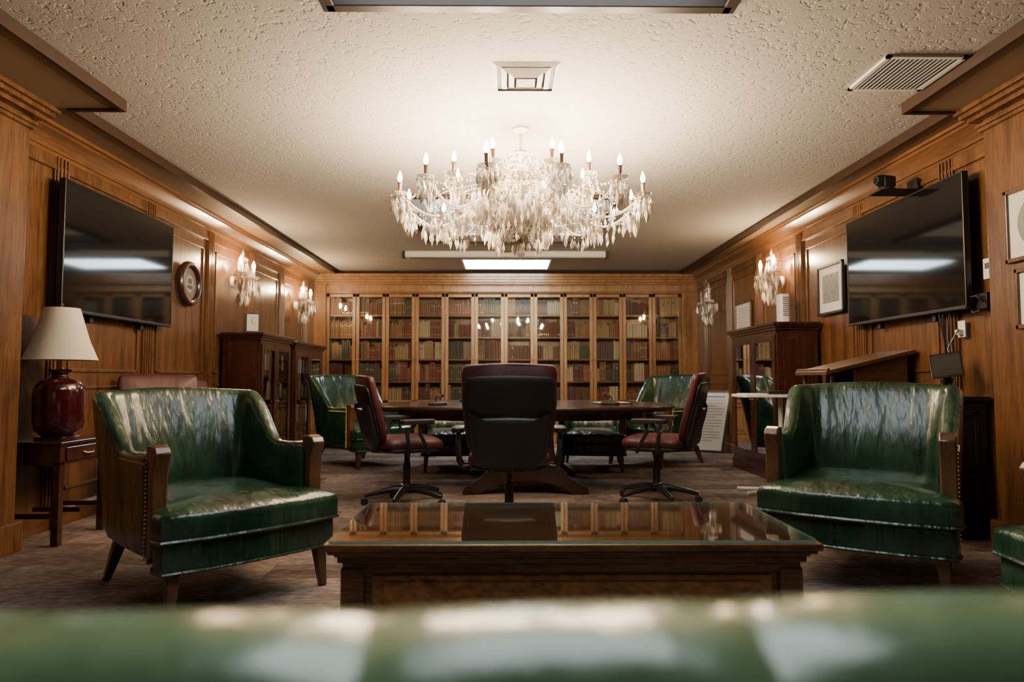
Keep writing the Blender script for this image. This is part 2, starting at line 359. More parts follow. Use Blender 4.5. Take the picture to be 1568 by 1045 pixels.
# ------------------------------------------------------------------ bookcase
def bookcase():
    R = root('bookcase'); x0, x1 = -2.86, 2.80; n = 12; p = (x1-x0)/n; yf, yb = 10.84, 11.18
    m = MB()
    m.box(XL, x0, yf-.05, yb, 0, ZS); m.box(x1, XR, yf-.05, yb, 0, ZS)      # end pilasters
    m.box(XL, XR, yb, yb+.015, 0, ZS)
    m.box(x0, x1, yf-.02, yb, 0, .56); m.box(x0, x1, yf-.05, yb, .56, .60)
    m.box(x0, x1, yf-.01, yb, 2.36, ZS)
    for i in range(n+1): m.box(x0+i*p-.012, x0+i*p+.012, yf+.02, yb, .6, 2.36)
    for z in (.6+.352, .6+.704, .6+1.056, .6+1.408): m.box(x0, x1, yf+.03, yb, z-.011, z+.011)
    m.done('carcass', CASE, R, 0, .003)
    m = MB()
    for d, z0, z1 in ((.02, 2.38, 2.40), (.03, 2.50, 2.53), (.06, 2.53, 2.57), (.085, 2.57, 2.61), (.11, 2.61, 2.66)):
        m.box(XL, XR, yf-.05-d, yf-.01, z0, z1)
    m.box(x0, x1, yf-.06, yf-.02, 0, .10)
    m.done('cornice', CASE, R, 0, .004)
    m = MB(); g = MB(); kn = MB()
    for i in range(n):
        a = x0+i*p+.006; c = a+p-.012; w = .048
        za, zb = .615, 2.35
        m.box(a, a+w, yf-.012, yf+.012, za, zb); m.box(c-w, c, yf-.012, yf+.012, za, zb)
        m.box(a, c, yf-.012, yf+.012, za, za+w); m.box(a, c, yf-.012, yf+.012, zb-w, zb)
        g.add([(a+w, yf, za+w), (c-w, yf, za+w), (c-w, yf, zb-w), (a+w, yf, zb-w)], [(0, 1, 2, 3)])
        m.box(a+.02, c-.02, yf-.034, yf-.02, .13, .53)
        m.box(a+.08, c-.08, yf-.042, yf-.034, .19, .47)
        k = c-.024 if i % 2 == 0 else a+.024
        kn.lathe([(.0, 0), (.013, .004), (.013, .012), (0, .02)], (k, yf-.02, 1.30), 8)
        kn.lathe([(.0, 0), (.013, .004), (.013, .012), (0, .02)], (k, yf-.045, .45), 8)
    m.done('door_frames', CASE, R, 0, .003); g.done('glass_panes', GLASS, R, 0); kn.done('knobs', BRASS, R)
    cols = [(.24, .060, .042), (.15, .050, .040), (.46, .34, .19), (.075, .09, .065), (.10, .08, .068), (.64, .57, .44), (.26, .125, .065), (.38, .21, .11)]
    mats = [P('book_cloth_%d' % i, c, .5, var=(40, tuple(q*.55 for q in c))) for i, c in enumerate(cols)]+[BRASS]
    m = MB()
    for i in range(n):
        for r in range(5):
            zb = .6+.352*r+.012; x = x0+i*p+.03; end = x0+(i+1)*p-.03
            def pick(): return random.choice([0, 1, 1, 2, 3, 4, 4, 6, 6, 7, 5]), random.uniform(.19, .30), random.uniform(.024, .048), random.choice([0, 1, 2, 3, 3]), random.uniform(.6, .8)
            base, hh, ww, lab, lh = pick()
            if random.random() < .15: end -= .16
            while x < end-.03:
                if random.random() < .20: base, hh, ww, lab, lh = pick()
                h = hh+random.uniform(-.014, .014); w = ww*random.uniform(.75, 1.15)
                if x+w > end: break
                yy = 10.885+random.uniform(0, .022)
                m.box(x, x+w-.006, yy, yy+.19, zb, zb+h, base)
                if lab == 0: m.box(x+.005, x+w-.010, yy-.001, yy, zb+h*lh, zb+h*(lh+.1), random.choice([2, 4]))
                if lab in (0, 1):
                    m.box(x+.004, x+w-.009, yy-.001, yy, zb+h*.14, zb+h*.16, 8)
                if lab == 1: m.box(x+.004, x+w-.009, yy-.001, yy, zb+h*lh, zb+h*(lh+.03), 8)
                x += w
    m.done('books', mats, None, 0)
bookcase()

# ------------------------------------------------------------------ glazed cabinets
def cabinet(name, xw, s, ya, yb, H, depth=.44, doors=2):
    R = root(name); xf = xw+s*depth; m = MB()
    def bx(q, xa, xb, y0, y1, z0, z1):
        a, c = sorted((xa, xb)); q.box(a, c, y0, y1, z0, z1)
    xw = xw+s*.035
    bx(m, xw, xf, ya, ya+.03, .1, H-.06); bx(m, xw, xf, yb-.03, yb, .1, H-.06)
    bx(m, xw, xw+s*.015, ya, yb, .1, H-.06)
    bx(m, xw, xf+s*.015, ya-.015, yb+.015, 0, .12)
    bx(m, xw, xf+s*.02, ya-.02, yb+.02, H-.075, H-.05); bx(m, xw, xf+s*.04, ya-.04, yb+.04, H-.05, H-.03); bx(m, xw, xf+s*.055, ya-.055, yb+.055, H-.03, H)
    for k in range(1, 4): bx(m, xw, xf-s*.03, ya+.03, yb-.03, .12+k*(H-.2)/4-.01, .12+k*(H-.2)/4+.01)
    bx(m, xf-s*.02, xf, ya, yb, .12, .16); bx(m, xf-s*.02, xf, ya, yb, H-.11, H-.06)
    g = MB(); br = MB()
    for d in range(doors):
        a = ya+.035+d*(yb-ya-.07)/doors; c = a+(yb-ya-.07)/doors-.006; w = .06
        bx(m, xf-s*.005, xf+s*.016, a, a+w, .16, H-.11); bx(m, xf-s*.005, xf+s*.016, c-w, c, .16, H-.11)
        bx(m, xf-s*.005, xf+s*.016, a+w, c-w, .16, .24); bx(m, xf-s*.005, xf+s*.016, a+w, c-w, H-.18, H-.11)
        q = xf+s*.004; g.add([(q, a+w, .24), (q, c-w, .24), (q, c-w, H-.18), (q, a+w, H-.18)], [(0, 1, 2, 3)])
        yy = c-w/2 if d == 0 else a+w/2
        br.lathe([(0, 0), (.012, .005), (.012, .015), (0, .02)], (xf+s*.024, yy, H*.5), 8)
    bx(m, xw+s*.06, xf-s*.06, ya-.008, ya, .2, H-.15)
    m.done('carcass', MAHOG, R, 0, .004); g.done('glass', GLASS, R, 0); br.done('knobs', BRASS, R)
    q = MB()
    for k in range(0, 4):
        z = .131+k*(H-.2)/4 if k else .12
        y = ya+.08
        while y < yb-.12:
            w = random.uniform(.02, .05)
            q.box(*sorted((xw+s*.1, xf-s*.05)), y, y+w-.003, z, z+random.uniform(.16, .24), random.choice([0, 1, 2, 3, 3]))
            y += w
    q.done('cabinet_books', [PAPER, MAROON, INK, LEGW], R, 0)
cabinet('glass_door_cabinet', XL, 1, 7.25, 8.28, 1.49)
cabinet('glass_door_cabinet', XL, 1, 8.42, 9.72, 1.46)
cabinet('glass_door_cabinet', XR, -1, 6.55, 7.85, 1.55)

# ------------------------------------------------------------------ green armchair
def armchair(loc, rz, H=.88, sc=1.0):
    R = root('green_leather_armchair', loc, rz, sc)
    W2, yb, yf, Rr = .335, .35, -.27, .12
    path = []
    for i in range(14): path.append((-W2, yf+(yb-Rr-yf)*i/13, -1, 0))
    for i in range(1, 8):
        a = radians(180-90*i/8); path.append((-W2+Rr+Rr*cos(a), yb-Rr+Rr*sin(a), cos(a), sin(a)))
    for i in range(9):
        x = (-W2+Rr)+(2*W2-2*Rr)*i/8; path.append((x, yb+.02*cos(x/(W2-Rr)*pi/2), 0, 1))
    for i in range(1, 8):
        a = radians(90-90*i/8); path.append((W2-Rr+Rr*cos(a), yb-Rr+Rr*sin(a), cos(a), sin(a)))
    for i in range(14): path.append((W2, yb-Rr-(yb-Rr-yf)*i/13, 1, 0))
    vs = []; K = 0
    for (x, y, nx, ny) in path:
        t = sm((y-.04)/.22); h = .635+(H-.635)*t+.018*t*cos(min(1, abs(x)/.33)*pi/2)+.012*sm((-y-.05)/.2)
        T = .036+.006*t; ring = []
        for q in (0, .33, .66, 1): ring.append((T*(1+.1*sin(q*pi)), .17+(h-T-.17)*q))
        for a in (30, 60, 90, 120, 150): ring.append((T*cos(radians(a)), h-T+T*sin(radians(a))))
        for q in (1, .8, .6, .4, .2, 0):
            ring.append((-T-.022*t*sin(q*pi)-.01*sin(q*pi), .3+(h-T-.3)*q))
        K = len(ring)
        for o, z in ring:
            lz = max(0, z-.33)
            vs.append((x+nx*(o+lz*.05)+.02*lz*t*(1 if x > 0 else -1)*min(1, abs(x)/.1), y+ny*o+lz*t*.24, z))
    n = len(path)
    fs = [(i*K+j, i*K+j+1, (i+1)*K+j+1, (i+1)*K+j) for i in range(n-1) for j in range(K-1)]
    fs += [(i*K, (i+1)*K, (i+1)*K+K-1, i*K+K-1) for i in range(n-1)]
    fs += [tuple(range(K)), tuple(range((n-1)*K, n*K))]
    m = MB(); m.add(vs, fs); m.done('back_and_arms', GREEN, R, 50, subsurf=1)
    # seat
    m = MB()
    outl = [(-.30, .31), (-.30, -.27), (-.37, -.31), (-.395, -.38), (-.385, -.46), (-.2, -.49), (0, -.497), (.2, -.49), (.385, -.46), (.395, -.38), (.37, -.31), (.30, -.27), (.30, .31), (0, .32)]
    o2 = []
    for i in range(len(outl)):
        a, c = outl[i], outl[(i+1) % len(outl)]
        for k in range(3): o2.append((a[0]+(c[0]-a[0])*k/3, a[1]+(c[1]-a[1])*k/3))
    m.cushion(o2, .315, .43, .028, .035, 0, fn=lambda v: (v[0], v[1], v[2]-.012*max(0, -v[1])/.4))
    m.cushion([(p[0]*.965, p[1]*.965) for p in o2], .18, .312, .02, .0, 0)
    m.done('seat', GREEN, R, 60)
    m = MB(); loop = [(p[0]*1.0, p[1]*1.0, .314) for p in o2[3:34]]
    m.tube(loop, .008, 6)
    m.tube([(p[0]*.97, p[1]*.97, .19) for p in o2[3:34]], .007, 6); m.done('piping', GREEN, R)
    # wood posts & nailheads
    m = MB(); nh = MB()
    for s in (-1, 1):
        xc = s*(W2+.012)
        pf = [(-.25, .672), (-.30, .678), (-.335, .668), (-.352, .645), (-.348, .62), (-.33, .58), (-.322, .5), (-.325, .42), (-.335, .33), (-.33, .24), (-.28, .2), (-.275, .3), (-.275, .6), (-.25, .62)]
        m.prism(pf, xc-.03, xc+.032, 'x')
        for (fx, fy, dx, dy, top) in ((s*.32, -.40, s*.015, -.02, .2), (s*.29, .30, s*.03, .09, .2)):
            a, c = .028, .016
            q = [(fx-a, fy-a, top), (fx+a, fy-a, top), (fx+a, fy+a, top), (fx-a, fy+a, top), (fx+dx-c, fy+dy-c, 0), (fx+dx+c, fy+dy-c, 0), (fx+dx+c, fy+dy+c, 0), (fx+dx-c, fy+dy+c, 0)]
            m.add(q, [(0, 1, 2, 3), (4, 5, 6, 7), (0, 1, 5, 4), (1, 2, 6, 5), (2, 3, 7, 6), (3, 0, 4, 7)])
        xo = s*(W2+.041)
        for k in range(24):
            nh.octa((xo+s*.003, -.262, .22+k*.0175), .006, .006, .006, n=6)
        for k in range(20):
            nh.octa((xo+s*.006, -.25+k*.0165, .598), .005, .005, .005, n=6)
    m.done('wood_posts_and_legs', LEGW, R, 30, .006); nh.done('nailheads', BRASS, R)
    return R
armchair((-1.46, 3.44, 0), 46, .885, 1.06)
armchair((1.90, 3.64, 0), -34, .87, 1.11)
armchair((2.42, 2.38, 0), -86, .88)
armchair((-1.72, 8.15, 0), 48, .98, 1.06)
armchair((1.80, 8.15, 0), -48, .98, 1.06)
armchair((-.6, 7.80, 0), 8, .73, .97)
armchair((.98, 7.80, 0), -8, .73, .97)

# ------------------------------------------------------------------ office chair
def office_chair(loc, rz, name='maroon_office_chair', base_rot=0, H=1.07):
    R = root(name, loc, rz)
    m = MB()
    for k in range(5):
        a = radians(18+72*k+base_rot)
        m.tube([(0, 0, .115), (.1*cos(a), .1*sin(a), .12), (.22*cos(a), .22*sin(a), .1), (.33*cos(a), .33*sin(a), .075)], [.035, .03, .024, .018], 8)
        c = (.33*cos(a), .33*sin(a)); t = a+pi/2
        for s in (-1, 1):
            p = Vector((c[0]+s*.014*cos(t), c[1]+s*.014*sin(t), .029)); d = Vector((cos(t), sin(t), 0))*.01
            m.tube([p-d, p+d], .029, 12)
    m.lathe([(.045, .09), (.045, .15), (.03, .16), (.03, .32), (.02, .33), (.02, .42)], n=14)
    m.box(-.1, .1, -.12, .12, .41, .44)
    m.tube([(0, .1, .43), (0, .27, .44), (0, .32, .55), (0, .325, .66)], .028, 8)
    m.done('star_base', BLACK, R, 40, .003)
    m = MB(); m.cushion(rr(.52, .5, .1), .455, .53, .03, .025, 0, fn=lambda v: (v[0], v[1], v[2]-.25*max(0, -v[1]-.16)**1.3)); m.done('seat', MAROON, R, 60)
    m = MB(); m.cushion(rr(.49, .47, .1), .43, .46, .01, 0); m.done('seat_pan', BLACK, R, 60)
    def outline(w0, w1, z0, z1):
        zz = [z0, z0+.02, z0+.08, z0+.2, z0+.35, z1-.05, z1-.015, z1]
        ww = [w0*.6, w0*.85, w0, (w0+w1)/2, w1, w1, w1*.975, w1*.9]
        pts = [(w/2, z) for w, z in zip(ww, zz)]
        top = [(w1*.45*(1-i/4), z1+.010*sin(i/4*pi/2)) for i in range(1, 4)]
        rt = pts+top
        lf = [(-x, z) for x, z in reversed(rt)]
        return rt+[(0, z1+.011)]+lf
    def mp(s):
        def f(v):
            x, z, d = v
            y = .27+.10*sm((z-.45)/.6)+.06*(z-.45)-.35*x*x
            return (x, y-d*s, z)
        return f
    m = MB(); m.cushion(outline(.52, .58, .50, H), 0, .055, .02, .03, fn=mp(1)); m.done('back_cushion', MAROON, R, 60)
    m = MB(); m.cushion(outline(.50, .545, .50, H-.075), -.003, .018, .008, .004, fn=mp(-1)); m.done('back_panel', BLKMESH, R, 60)
    m = MB(); m.cushion(outline(.46, .50, .45, .76), -.004, .05, .02, .02, fn=mp(-1)); m.done('lumbar_shell', BLACK, R, 60)
    m = MB()
    for s in (-1, 1):
        m.tube([(s*.2, .05, .44), (s*.30, .06, .43), (s*.325, .06, .47), (s*.33, .08, .58), (s*.33, .02, .655)], .016, 8)
        m.tube([(s*.2, -.1, .44), (s*.30, -.1, .43), (s*.325, -.08, .47), (s*.33, -.02, .58), (s*.33, -.02, .655)], .014, 8)
        m.cushion(rr(.08, .27, .03, 4, s*.33, .0), .655, .69, .008, .004)
    m.done('arms', BLACK, R, 50)
office_chair((0.02, 4.50, 0), 180, base_rot=10, H=1.085)
office_chair((-.80, 5.55, 0), 112, base_rot=-12, H=1.02)
office_chair((1.23, 5.62, 0), -112, base_rot=12, H=1.04)
office_chair((-2.54, 5.20, 0), 40, H=1.03)
office_chair((-2.47, 6.20, 0), 95, H=.98)

# ------------------------------------------------------------------ conference table
def conf_table():
    R = root('conference_table', (.17, 6.62, 0))
    def ell(a, c, n=56): return [(a*math.copysign(abs(cos(2*pi*i/n))**.8, cos(2*pi*i/n)), c*math.copysign(abs(sin(2*pi*i/n))**.8, sin(2*pi*i/n))) for i in range(n)]
    m = MB()
    m.prism(ell(1.42, 1.02), .735, .757, 'z'); m.prism(ell(1.40, 1.00), .715, .735, 'z'); m.prism(ell(1.39, .99), .757, .763, 'z')
    m.prism(ell(1.2, .82), .64, .715, 'z')
    m.done('top', DARKW, R, 30, .004)
    m = MB()
    half = [(.26, .64), (.24, .5), (.25, .36), (.30, .24), (.38, .15), (.47, .09), (.54, .05), (.55, .0), (.40, .0), (.33, .05), (.22, .09), (.1, .11), (0, .115)]
    poly = half+[(-x, z) for x, z in reversed(half[:-1])]
    for y in (-.62, .55):
        m.prism(poly, y-.045, y+.045, 'y')
        m.box(-.16, .16, y-.06, y+.06, .3, .52)
    m.box(-.04, .04, -.6, .55, .16, .26)
    m.done('trestle_pedestals', DARKW, R, 50, .008)
conf_table()
def phone(loc, rz):
    R = root('desk_microphone', loc, rz); m = MB()
    m.cushion(rr(.16, .11, .025), 0, .025, .006, .004); m.tube([(0, .02, .025), (0, .03, .06), (0, -.02, .085), (0, -.07, .09)], .006, 6)
    m.lathe([(0, -.02), (.012, -.015), (.012, .01), (0, .014)], (0, -.08, .09), 8); m.done('body', BLACK, R, 50)
phone((-.62, 6.2, .763), 40); phone((.95, 6.25, .763), -40); phone((.35, 6.9, .763), 10); phone((-.4, 7.1, .763), 170)
m = MB(); m.box(-.16, .16, -.115, .115, 0, .012); m.box(-.15, .15, -.105, .105, .012, .016, 1)
m.done('document_folder', [BLACK, PAPER], None, 0, .002, loc=(1.0, 6.5, .763), rot=(0, 0, .2))

# ------------------------------------------------------------------ coffee table
def coffee_table():
    R = root('coffee_table', (.225, 2.67, 0)); m = MB(); w, d = .835, .37
    def ring(e, z0, z1): m.box(-w+e, w-e, -d+e, d-e, z0, z1)
    ring(0, .425, .45); ring(.012, .412, .425); ring(.03, .40, .412); ring(.04, .378, .40)
    ring(.055, .345, .378)
    ring(.07, .06, .345)
    for x in (-w+.05, w-.13):
        for y in (-d+.05, d-.13): m.box(x, x+.08, y, y+.08, .0, .36)
    ring(.05, .04, .085)
    m.done('body', TABLEW, R, 0, .005)
    m = MB()
    for s in (-1, 1):
        y = s*(d-.07)
        m.box(-.68, .68, min(y, y+s*.012), max(y, y+s*.012), .10, .335)
        m.box(-.64, .64, min(y, y+s*.02), max(y, y+s*.02), .13, .315)
    m.done('drawer_fronts', BURL, R, 0, .004)
    g = MB(); o = rr(2*w-.03, 2*d-.03, .02); g.add([(p[0], p[1], .459) for p in o], [tuple(range(len(o)))]); g.done('glass_top', TGLASS, R, 30)
    e = MB(); o = rr(2*w-.028, 2*d-.028, .02)
    n = len(o); e.add([(p[0], p[1], .451) for p in o]+[(p[0], p[1], .459) for p in o], [(i, (i+1) % n, n+(i+1) % n, n+i) for i in range(n)])
    e.done('glass_edge', P('green_glass_edge', (.25, .5, .42), .1, var=(6, (.35, .55, .5))), R, 30)
coffee_table()

# ------------------------------------------------------------------ sofa (foreground)
def sofa():
    R = root('green_leather_sofa', (.08, 0, 0))
    m = MB(); N = 220; W = 1.0
    vs = []; K = 0
    for i in range(N+1):
        x = -W+2*W*i/N
        ph = ((x+.17)/.25) % 1.0; ple = abs(sin(ph*pi))**.35
        h = .843+.005*ple+.007*sin(x*4-.2)
        dz = .022*(1-ple)
        prof = [(.40, .12), (.385, .4), (.37, .65), (.362+dz*.3, .75), (.366+dz*.3, h-.035), (.385, h-.012-dz*.8), (.42, h-dz*.9), (.47, h+.002-dz*.2), (.52, h-.012), (.555, h-.04), (.57-.02*(1-ple), .74), (.60-.03*(1-ple), .6), (.62-.03*(1-ple), .42)]
        K = len(prof)
        for y, z in prof: vs.append((x, y, z))
    fs = [(i*K+j, i*K+j+1, (i+1)*K+j+1, (i+1)*K+j) for i in range(N) for j in range(K-1)]
    fs += [(i*K, (i+1)*K, (i+1)*K+K-1, i*K+K-1) for i in range(N)]+[tuple(range(K)), tuple(range(N*K, (N+1)*K))]
    m.add(vs, fs); m.done('tufted_back', GREEN2, R, 60)
    m = MB(); m.box(-1, 1, .42, 1.12, .12, .3); m.done('seat_frame', GREEN2, R, 0, .02)
    m = MB()
    for k in range(3): m.cushion(rr(.6, .52, .04, 4, -.6+.6*k, .86), .3, .42, .025, .03)
    m.done('seat_cushions', GREEN2, R, 60)
    m = MB()
    for s in (-1, 1):
        pf = [(.45, .12), (1.14, .12), (1.14, .5), (1.12, .54), (1.06, .56), (.6, .57), (.45, .6)]
        m.prism(pf, s*.9 if s > 0 else -1.02, 1.02 if s > 0 else -.9, 'x')
    m.done('arms', GREEN2, R, 0, .03)
    m = MB()
    for x in (-.92, .92):
        for y in (.48, 1.06): m.lathe([(.016, 0), (.03, .13)], (x, y, 0), 10)
    m.done('feet', LEGW, R)
sofa()

# ------------------------------------------------------------------ chandelier
def pendant(m, c, L=.07, r=.011):
    x, y, z = c
    m.octa((x, y, z-.012), r*.6, .009, .009, n=4)
    a = random.uniform(-.12, .12); b_ = random.uniform(-.12, .12)
    zt, zm, zb = z-.028, z-.028-L*.6, z-.03-L
    vs = [(x, y, zt)]
    for i in range(5): vs.append((x+a*L*.6+r*cos(pi*i/2.5), y+b_*L*.6+r*sin(pi*i/2.5), zm))
    vs.append((x+a*L, y+b_*L, zb))
    m.add(vs, [(0, 1+i, 1+(i+1) % 5) for i in range(5)]+[(6, 1+(i+1) % 5, 1+i) for i in range(5)])
def candle(cr, bulbs, cn, x, y, z):
    cr.lathe([(.012, -.015), (.03, -.008), (.052, .004), (.056, .009), (.03, .004), (.0, .0)], (x, y, z), 12)
    cn.lathe([(.013, 0), (.013, .07), (.016, .072), (.016, .078), (.009, .08)], (x, y, z), 8)
    bulbs.lathe([(.005, .08), (.012, .092), (.0155, .108), (.010, .130), (.003, .148), (0, .156)], (x, y, z), 8)
def chandelier():
    R = root('crystal_chandelier', (.10, 4.6, 0))
    g = MB(); cr = MB(); bu = MB(); cn = MB(); br = MB()
    g.lathe([(.0, 2.56), (.05, 2.555), (.085, 2.53), (.07, 2.5), (.04, 2.48), (.035, 2.44), (.075, 2.42), (.08, 2.40), (.045, 2.37), (.03, 2.32), (.05, 2.28), (.075, 2.24), (.05, 2.19), (.06, 2.16), (.14, 2.15), (.17, 2.12), (.15, 2.08), (.10, 2.04), (.06, 2.02), (.04, 1.99), (.055, 1.96), (.03, 1.93), (0, 1.915)], n=24)
    g.lathe([(.24, 2.20), (.245, 2.19), (.22, 2.12), (.16, 2.06), (.08, 2.03), (.03, 2.02)], n=24, caps=False)
    br.lathe([(.0, 2.72), (.06, 2.718), (.055, 2.705), (.015, 2.68), (.010, 2.66), (.010, 2.56)], n=16)
    def arm(a, r, z0, z1, zm, r0=.06):
        c, s = cos(a), sin(a); pts = []
        for i in range(17):
            t = i/16; rr_ = r0+(r-r0)*t
            z = z0+(z1-z0)*t-zm*sin(t*pi)+.075*sin(t*2*pi)
            pts.append((rr_*c, rr_*s, z))
        g.tube(pts, .009, 6)
        return pts
    tips = []
    for k in range(12):
        a = radians(15+30*k); r = .82; z1 = 2.20
        pts = arm(a, r, 2.16, z1, .06)
        x, y = r*cos(a), r*sin(a); candle(cr, bu, cn, x, y, z1); tips.append((x, y, z1))
        for j in range(11):
            b_ = 2*pi*j/11; pendant(cr, (x+.054*cos(b_), y+.054*sin(b_), z1), random.uniform(.06, .12), .013)
        for j in range(5):
            b_ = 2*pi*j/5; pendant(cr, (x+.025*cos(b_), y+.025*sin(b_), z1-.03), random.uniform(.09, .14), .015)
        for j in range(3, 16):
            p = pts[j]
            for _ in range(2): pendant(cr, (p[0]+random.uniform(-.02, .02), p[1]+random.uniform(-.02, .02), p[2]-.01), random.uniform(.05, .11), .012)
    for k in range(8):
        a = radians(22.5+45*k); r = .48; pts = arm(a, r, 2.24, 2.345, .03)
        x, y = r*cos(a), r*sin(a); candle(cr, bu, cn, x, y, 2.345)
        for j in range(11):
            b_ = 2*pi*j/11; pendant(cr, (x+.054*cos(b_), y+.054*sin(b_), 2.345), random.uniform(.06, .12), .013)
        for j in range(4):
            b_ = 2*pi*j/4; pendant(cr, (x+.025*cos(b_), y+.025*sin(b_), 2.32), random.uniform(.09, .14), .014)
        for j in range(4, 15):
            p = pts[j]; pendant(cr, (p[0], p[1], p[2]-.01), random.uniform(.06, .1), .012)
    def swag(p, q, sag, n):
        for i in range(n+1):
            t = i/n; z = p[2]+(q[2]-p[2])*t-sag*4*t*(1-t)
            cr.octa((p[0]+(q[0]-p[0])*t, p[1]+(q[1]-p[1])*t, z), .008, .010, .010, n=4)
    for k in range(12):
        t = tips[k]; u = tips[(k+1) % 12]; a = radians(15+30*k)
        swag((.08*cos(a), .08*sin(a), 2.53), (t[0]*.58, t[1]*.58, 2.30), .05, 16)
        swag((.08*cos(a), .08*sin(a), 2.53), (.24*cos(a), .24*sin(a), 2.20), .02, 16)
        swag((.17*cos(a), .17*sin(a), 2.12), (.05*cos(a), .05*sin(a), 1.95), -.015, 9)
        swag((.245*cos(a), .245*sin(a), 2.19), (.08*cos(a), .08*sin(a), 2.41), .03, 12)
        swag((t[0], t[1], 2.2), (u[0], u[1], 2.2), .07, 16)
        swag((t[0]*.58, t[1]*.58, 2.30), (t[0], t[1], 2.2), .05, 12)
    for k, (r, z, n, L) in enumerate(((.245, 2.19, 36, .09), (.22, 2.14, 32, .08), (.18, 2.10, 28, .08), (.14, 2.06, 22, .08), (.10, 2.03, 16, .07), (.055, 1.96, 10, .07), (.085, 2.53, 14, .06), (.08, 2.40, 14, .07), (.33, 2.2, 40, .09), (.33, 2.28, 30, .07), (.47, 2.2, 46, .08), (.62, 2.17, 50, .08), (.12, 2.33, 18, .09))):
        for j in range(n):
            b_ = 2*pi*j/n+k; q = r*random.uniform(.95, 1.05); pendant(cr, (q*cos(b_), q*sin(b_), z+random.uniform(-.015, .015)), L*random.uniform(.8, 1.25), .0125)
    for r, z in ((.33, 2.195), (.62, 2.165), (.47, 2.195), (.33, 2.275)): g.tube([(r*cos(i*pi/18), r*sin(i*pi/18), z) for i in range(37)], .004, 5)
    cr.lathe([(0, 1.81), (.018, 1.83), (.028, 1.85), (.018, 1.875), (.006, 1.885), (.006, 1.92)], n=10)
    g.done('glass_arms_and_bowls', CRYARM, R, 50); cr.done('crystal_pendants', CRY, R, 0); bu.done('candle_bulbs', BULB, R)
    cn.done('candle_sleeves', LEGW, R); br.done('canopy', CRYARM, R)
chandelier()

def sconce(loc, s, lit=True):
    R = root('crystal_wall_sconce', loc, 0 if s > 0 else 180, 1.25)   # local +x away from wall
    g = MB(); cr = MB(); bu = MB(); cn = MB()
    g.T = lambda v: Vector((v[2]+.0, v[0], v[1]))
    g.lathe([(0, .03), (.03, .028), (.05, .018), (.055, 0)], n=16); g.T = None
    g.tube([(.03, 0, 0), (.07, 0, .0), (.09, 0, .06), (.09, 0, .20)], .008, 6)
    g.lathe([(0, .3), (.008, .27), (.014, .25), (.006, .235), (.03, .22), (.045, .21), (.01, .2)], (.09, 0, 0), 10)
    for y in (-.15, .15):
        pts = [(.05+.08*sin(t*pi/2), y*t, -.02-.06*sin(t*pi)+.08*t*t) for t in [i/8 for i in range(9)]]
        g.tube(pts, .007, 6); x, yy, z = pts[-1]
        candle(cr, bu, cn, x, yy, z)
        for j in range(12):
            b_ = 2*pi*j/12; pendant(cr, (x+.05*cos(b_), yy+.05*sin(b_), z), random.choice([.08, .11, .14]), .014)
        for t in (3, 4, 5, 6, 7): pendant(cr, pts[t], .11, .013)
        for i in range(11):
            t = i/10; cr.octa((.09+(x-.09)*t, yy*t, .21+(z-.21)*t-.12*t*(1-t)), .008, .009, .009, n=5)
    for j in range(10):
        b_ = 2*pi*j/10; pendant(cr, (.09+.04*cos(b_), .04*sin(b_), .21), .10, .012); pendant(cr, (.08+.03*cos(b_), .03*sin(b_), -.03), .15, .013)
    g.done('plate_and_arms', CRYARM, R, 50); cr.done('pendants', CRY, R, 0); bu.done('bulbs', SBULB if lit else CRYARM, R); cn.done('sleeves', CRYARM, R)
sconce((XL+.031, 7.50, 2.06), 1); sconce((XL+.031, 9.75, 2.04), 1)
sconce((XR-.031, 7.40, 2.06), -1); sconce((XR-.031, 9.72, 2.02), -1, False)

# ------------------------------------------------------------------ TVs
def tv(x, s, ya, yb, z0, z1):
    R = root('wall_television'); m = MB()
    xa, xb = sorted((x+s*.08, x+s*.115)); m.box(xa, xb, ya, yb, z0, z1)
    m.box(*sorted((x+s*.05, x+s*.08)), ya+.2, yb-.2, z0+.15, z1-.2)
    m.box(*sorted((x+s*.031, x+s*.05)), ya+.45, yb-.45, z0+.1, z1-.25)
    for y in (ya+.4, yb-.4): m.box(*sorted((x+s*.031, x+s*.07)), y, y+.04, z0-.05, z1-.1)
    f = x+s*.115
    for q in ((ya, yb, z0, z0+.022), (ya, yb, z1-.012, z1), (ya, ya+.012, z0, z1), (yb-.012, yb, z0, z1)):
        m.box(*sorted((f, f+s*.006)), *q)
    m.done('housing', BLACK, R, 0, .003)
    m = MB(); m.box(*sorted((f, f+s*.002)), ya+.012, yb-.012, z0+.022, z1-.012); m.done('screen', SCREEN, R, 0)
tv(XL, 1, 4.50, 5.98, 1.45, 2.34); tv(XR, -1, 4.30, 5.80, 1.45, 2.34)

# PTZ camera
R = root('conference_camera', (2.86, 4.95, 2.37)); m = MB()
m.box(-.14, .16, -.09, .09, 0, .012); m.box(.14, .158, -.06, .06, -.03, .1)
m.lathe([(.055, .012), (.06, .03), (.05, .05), (0, .05)], (-.05, 0, 0), 16)
m.box(-.09, -.01, -.055, -.042, .04, .11); m.box(-.09, -.01, .042, .055, .04, .11)
m.tube([(-.13, 0, .095), (-.09, 0, .095), (.0, 0, .09)], [.035, .042, .04], 16)
m.done('body', BLACK, R, 40, .002)
m = MB(); m.tube([(-.134, 0, .095), (-.13, 0, .095)], .022, 16); m.done('lens', SCREEN, R)

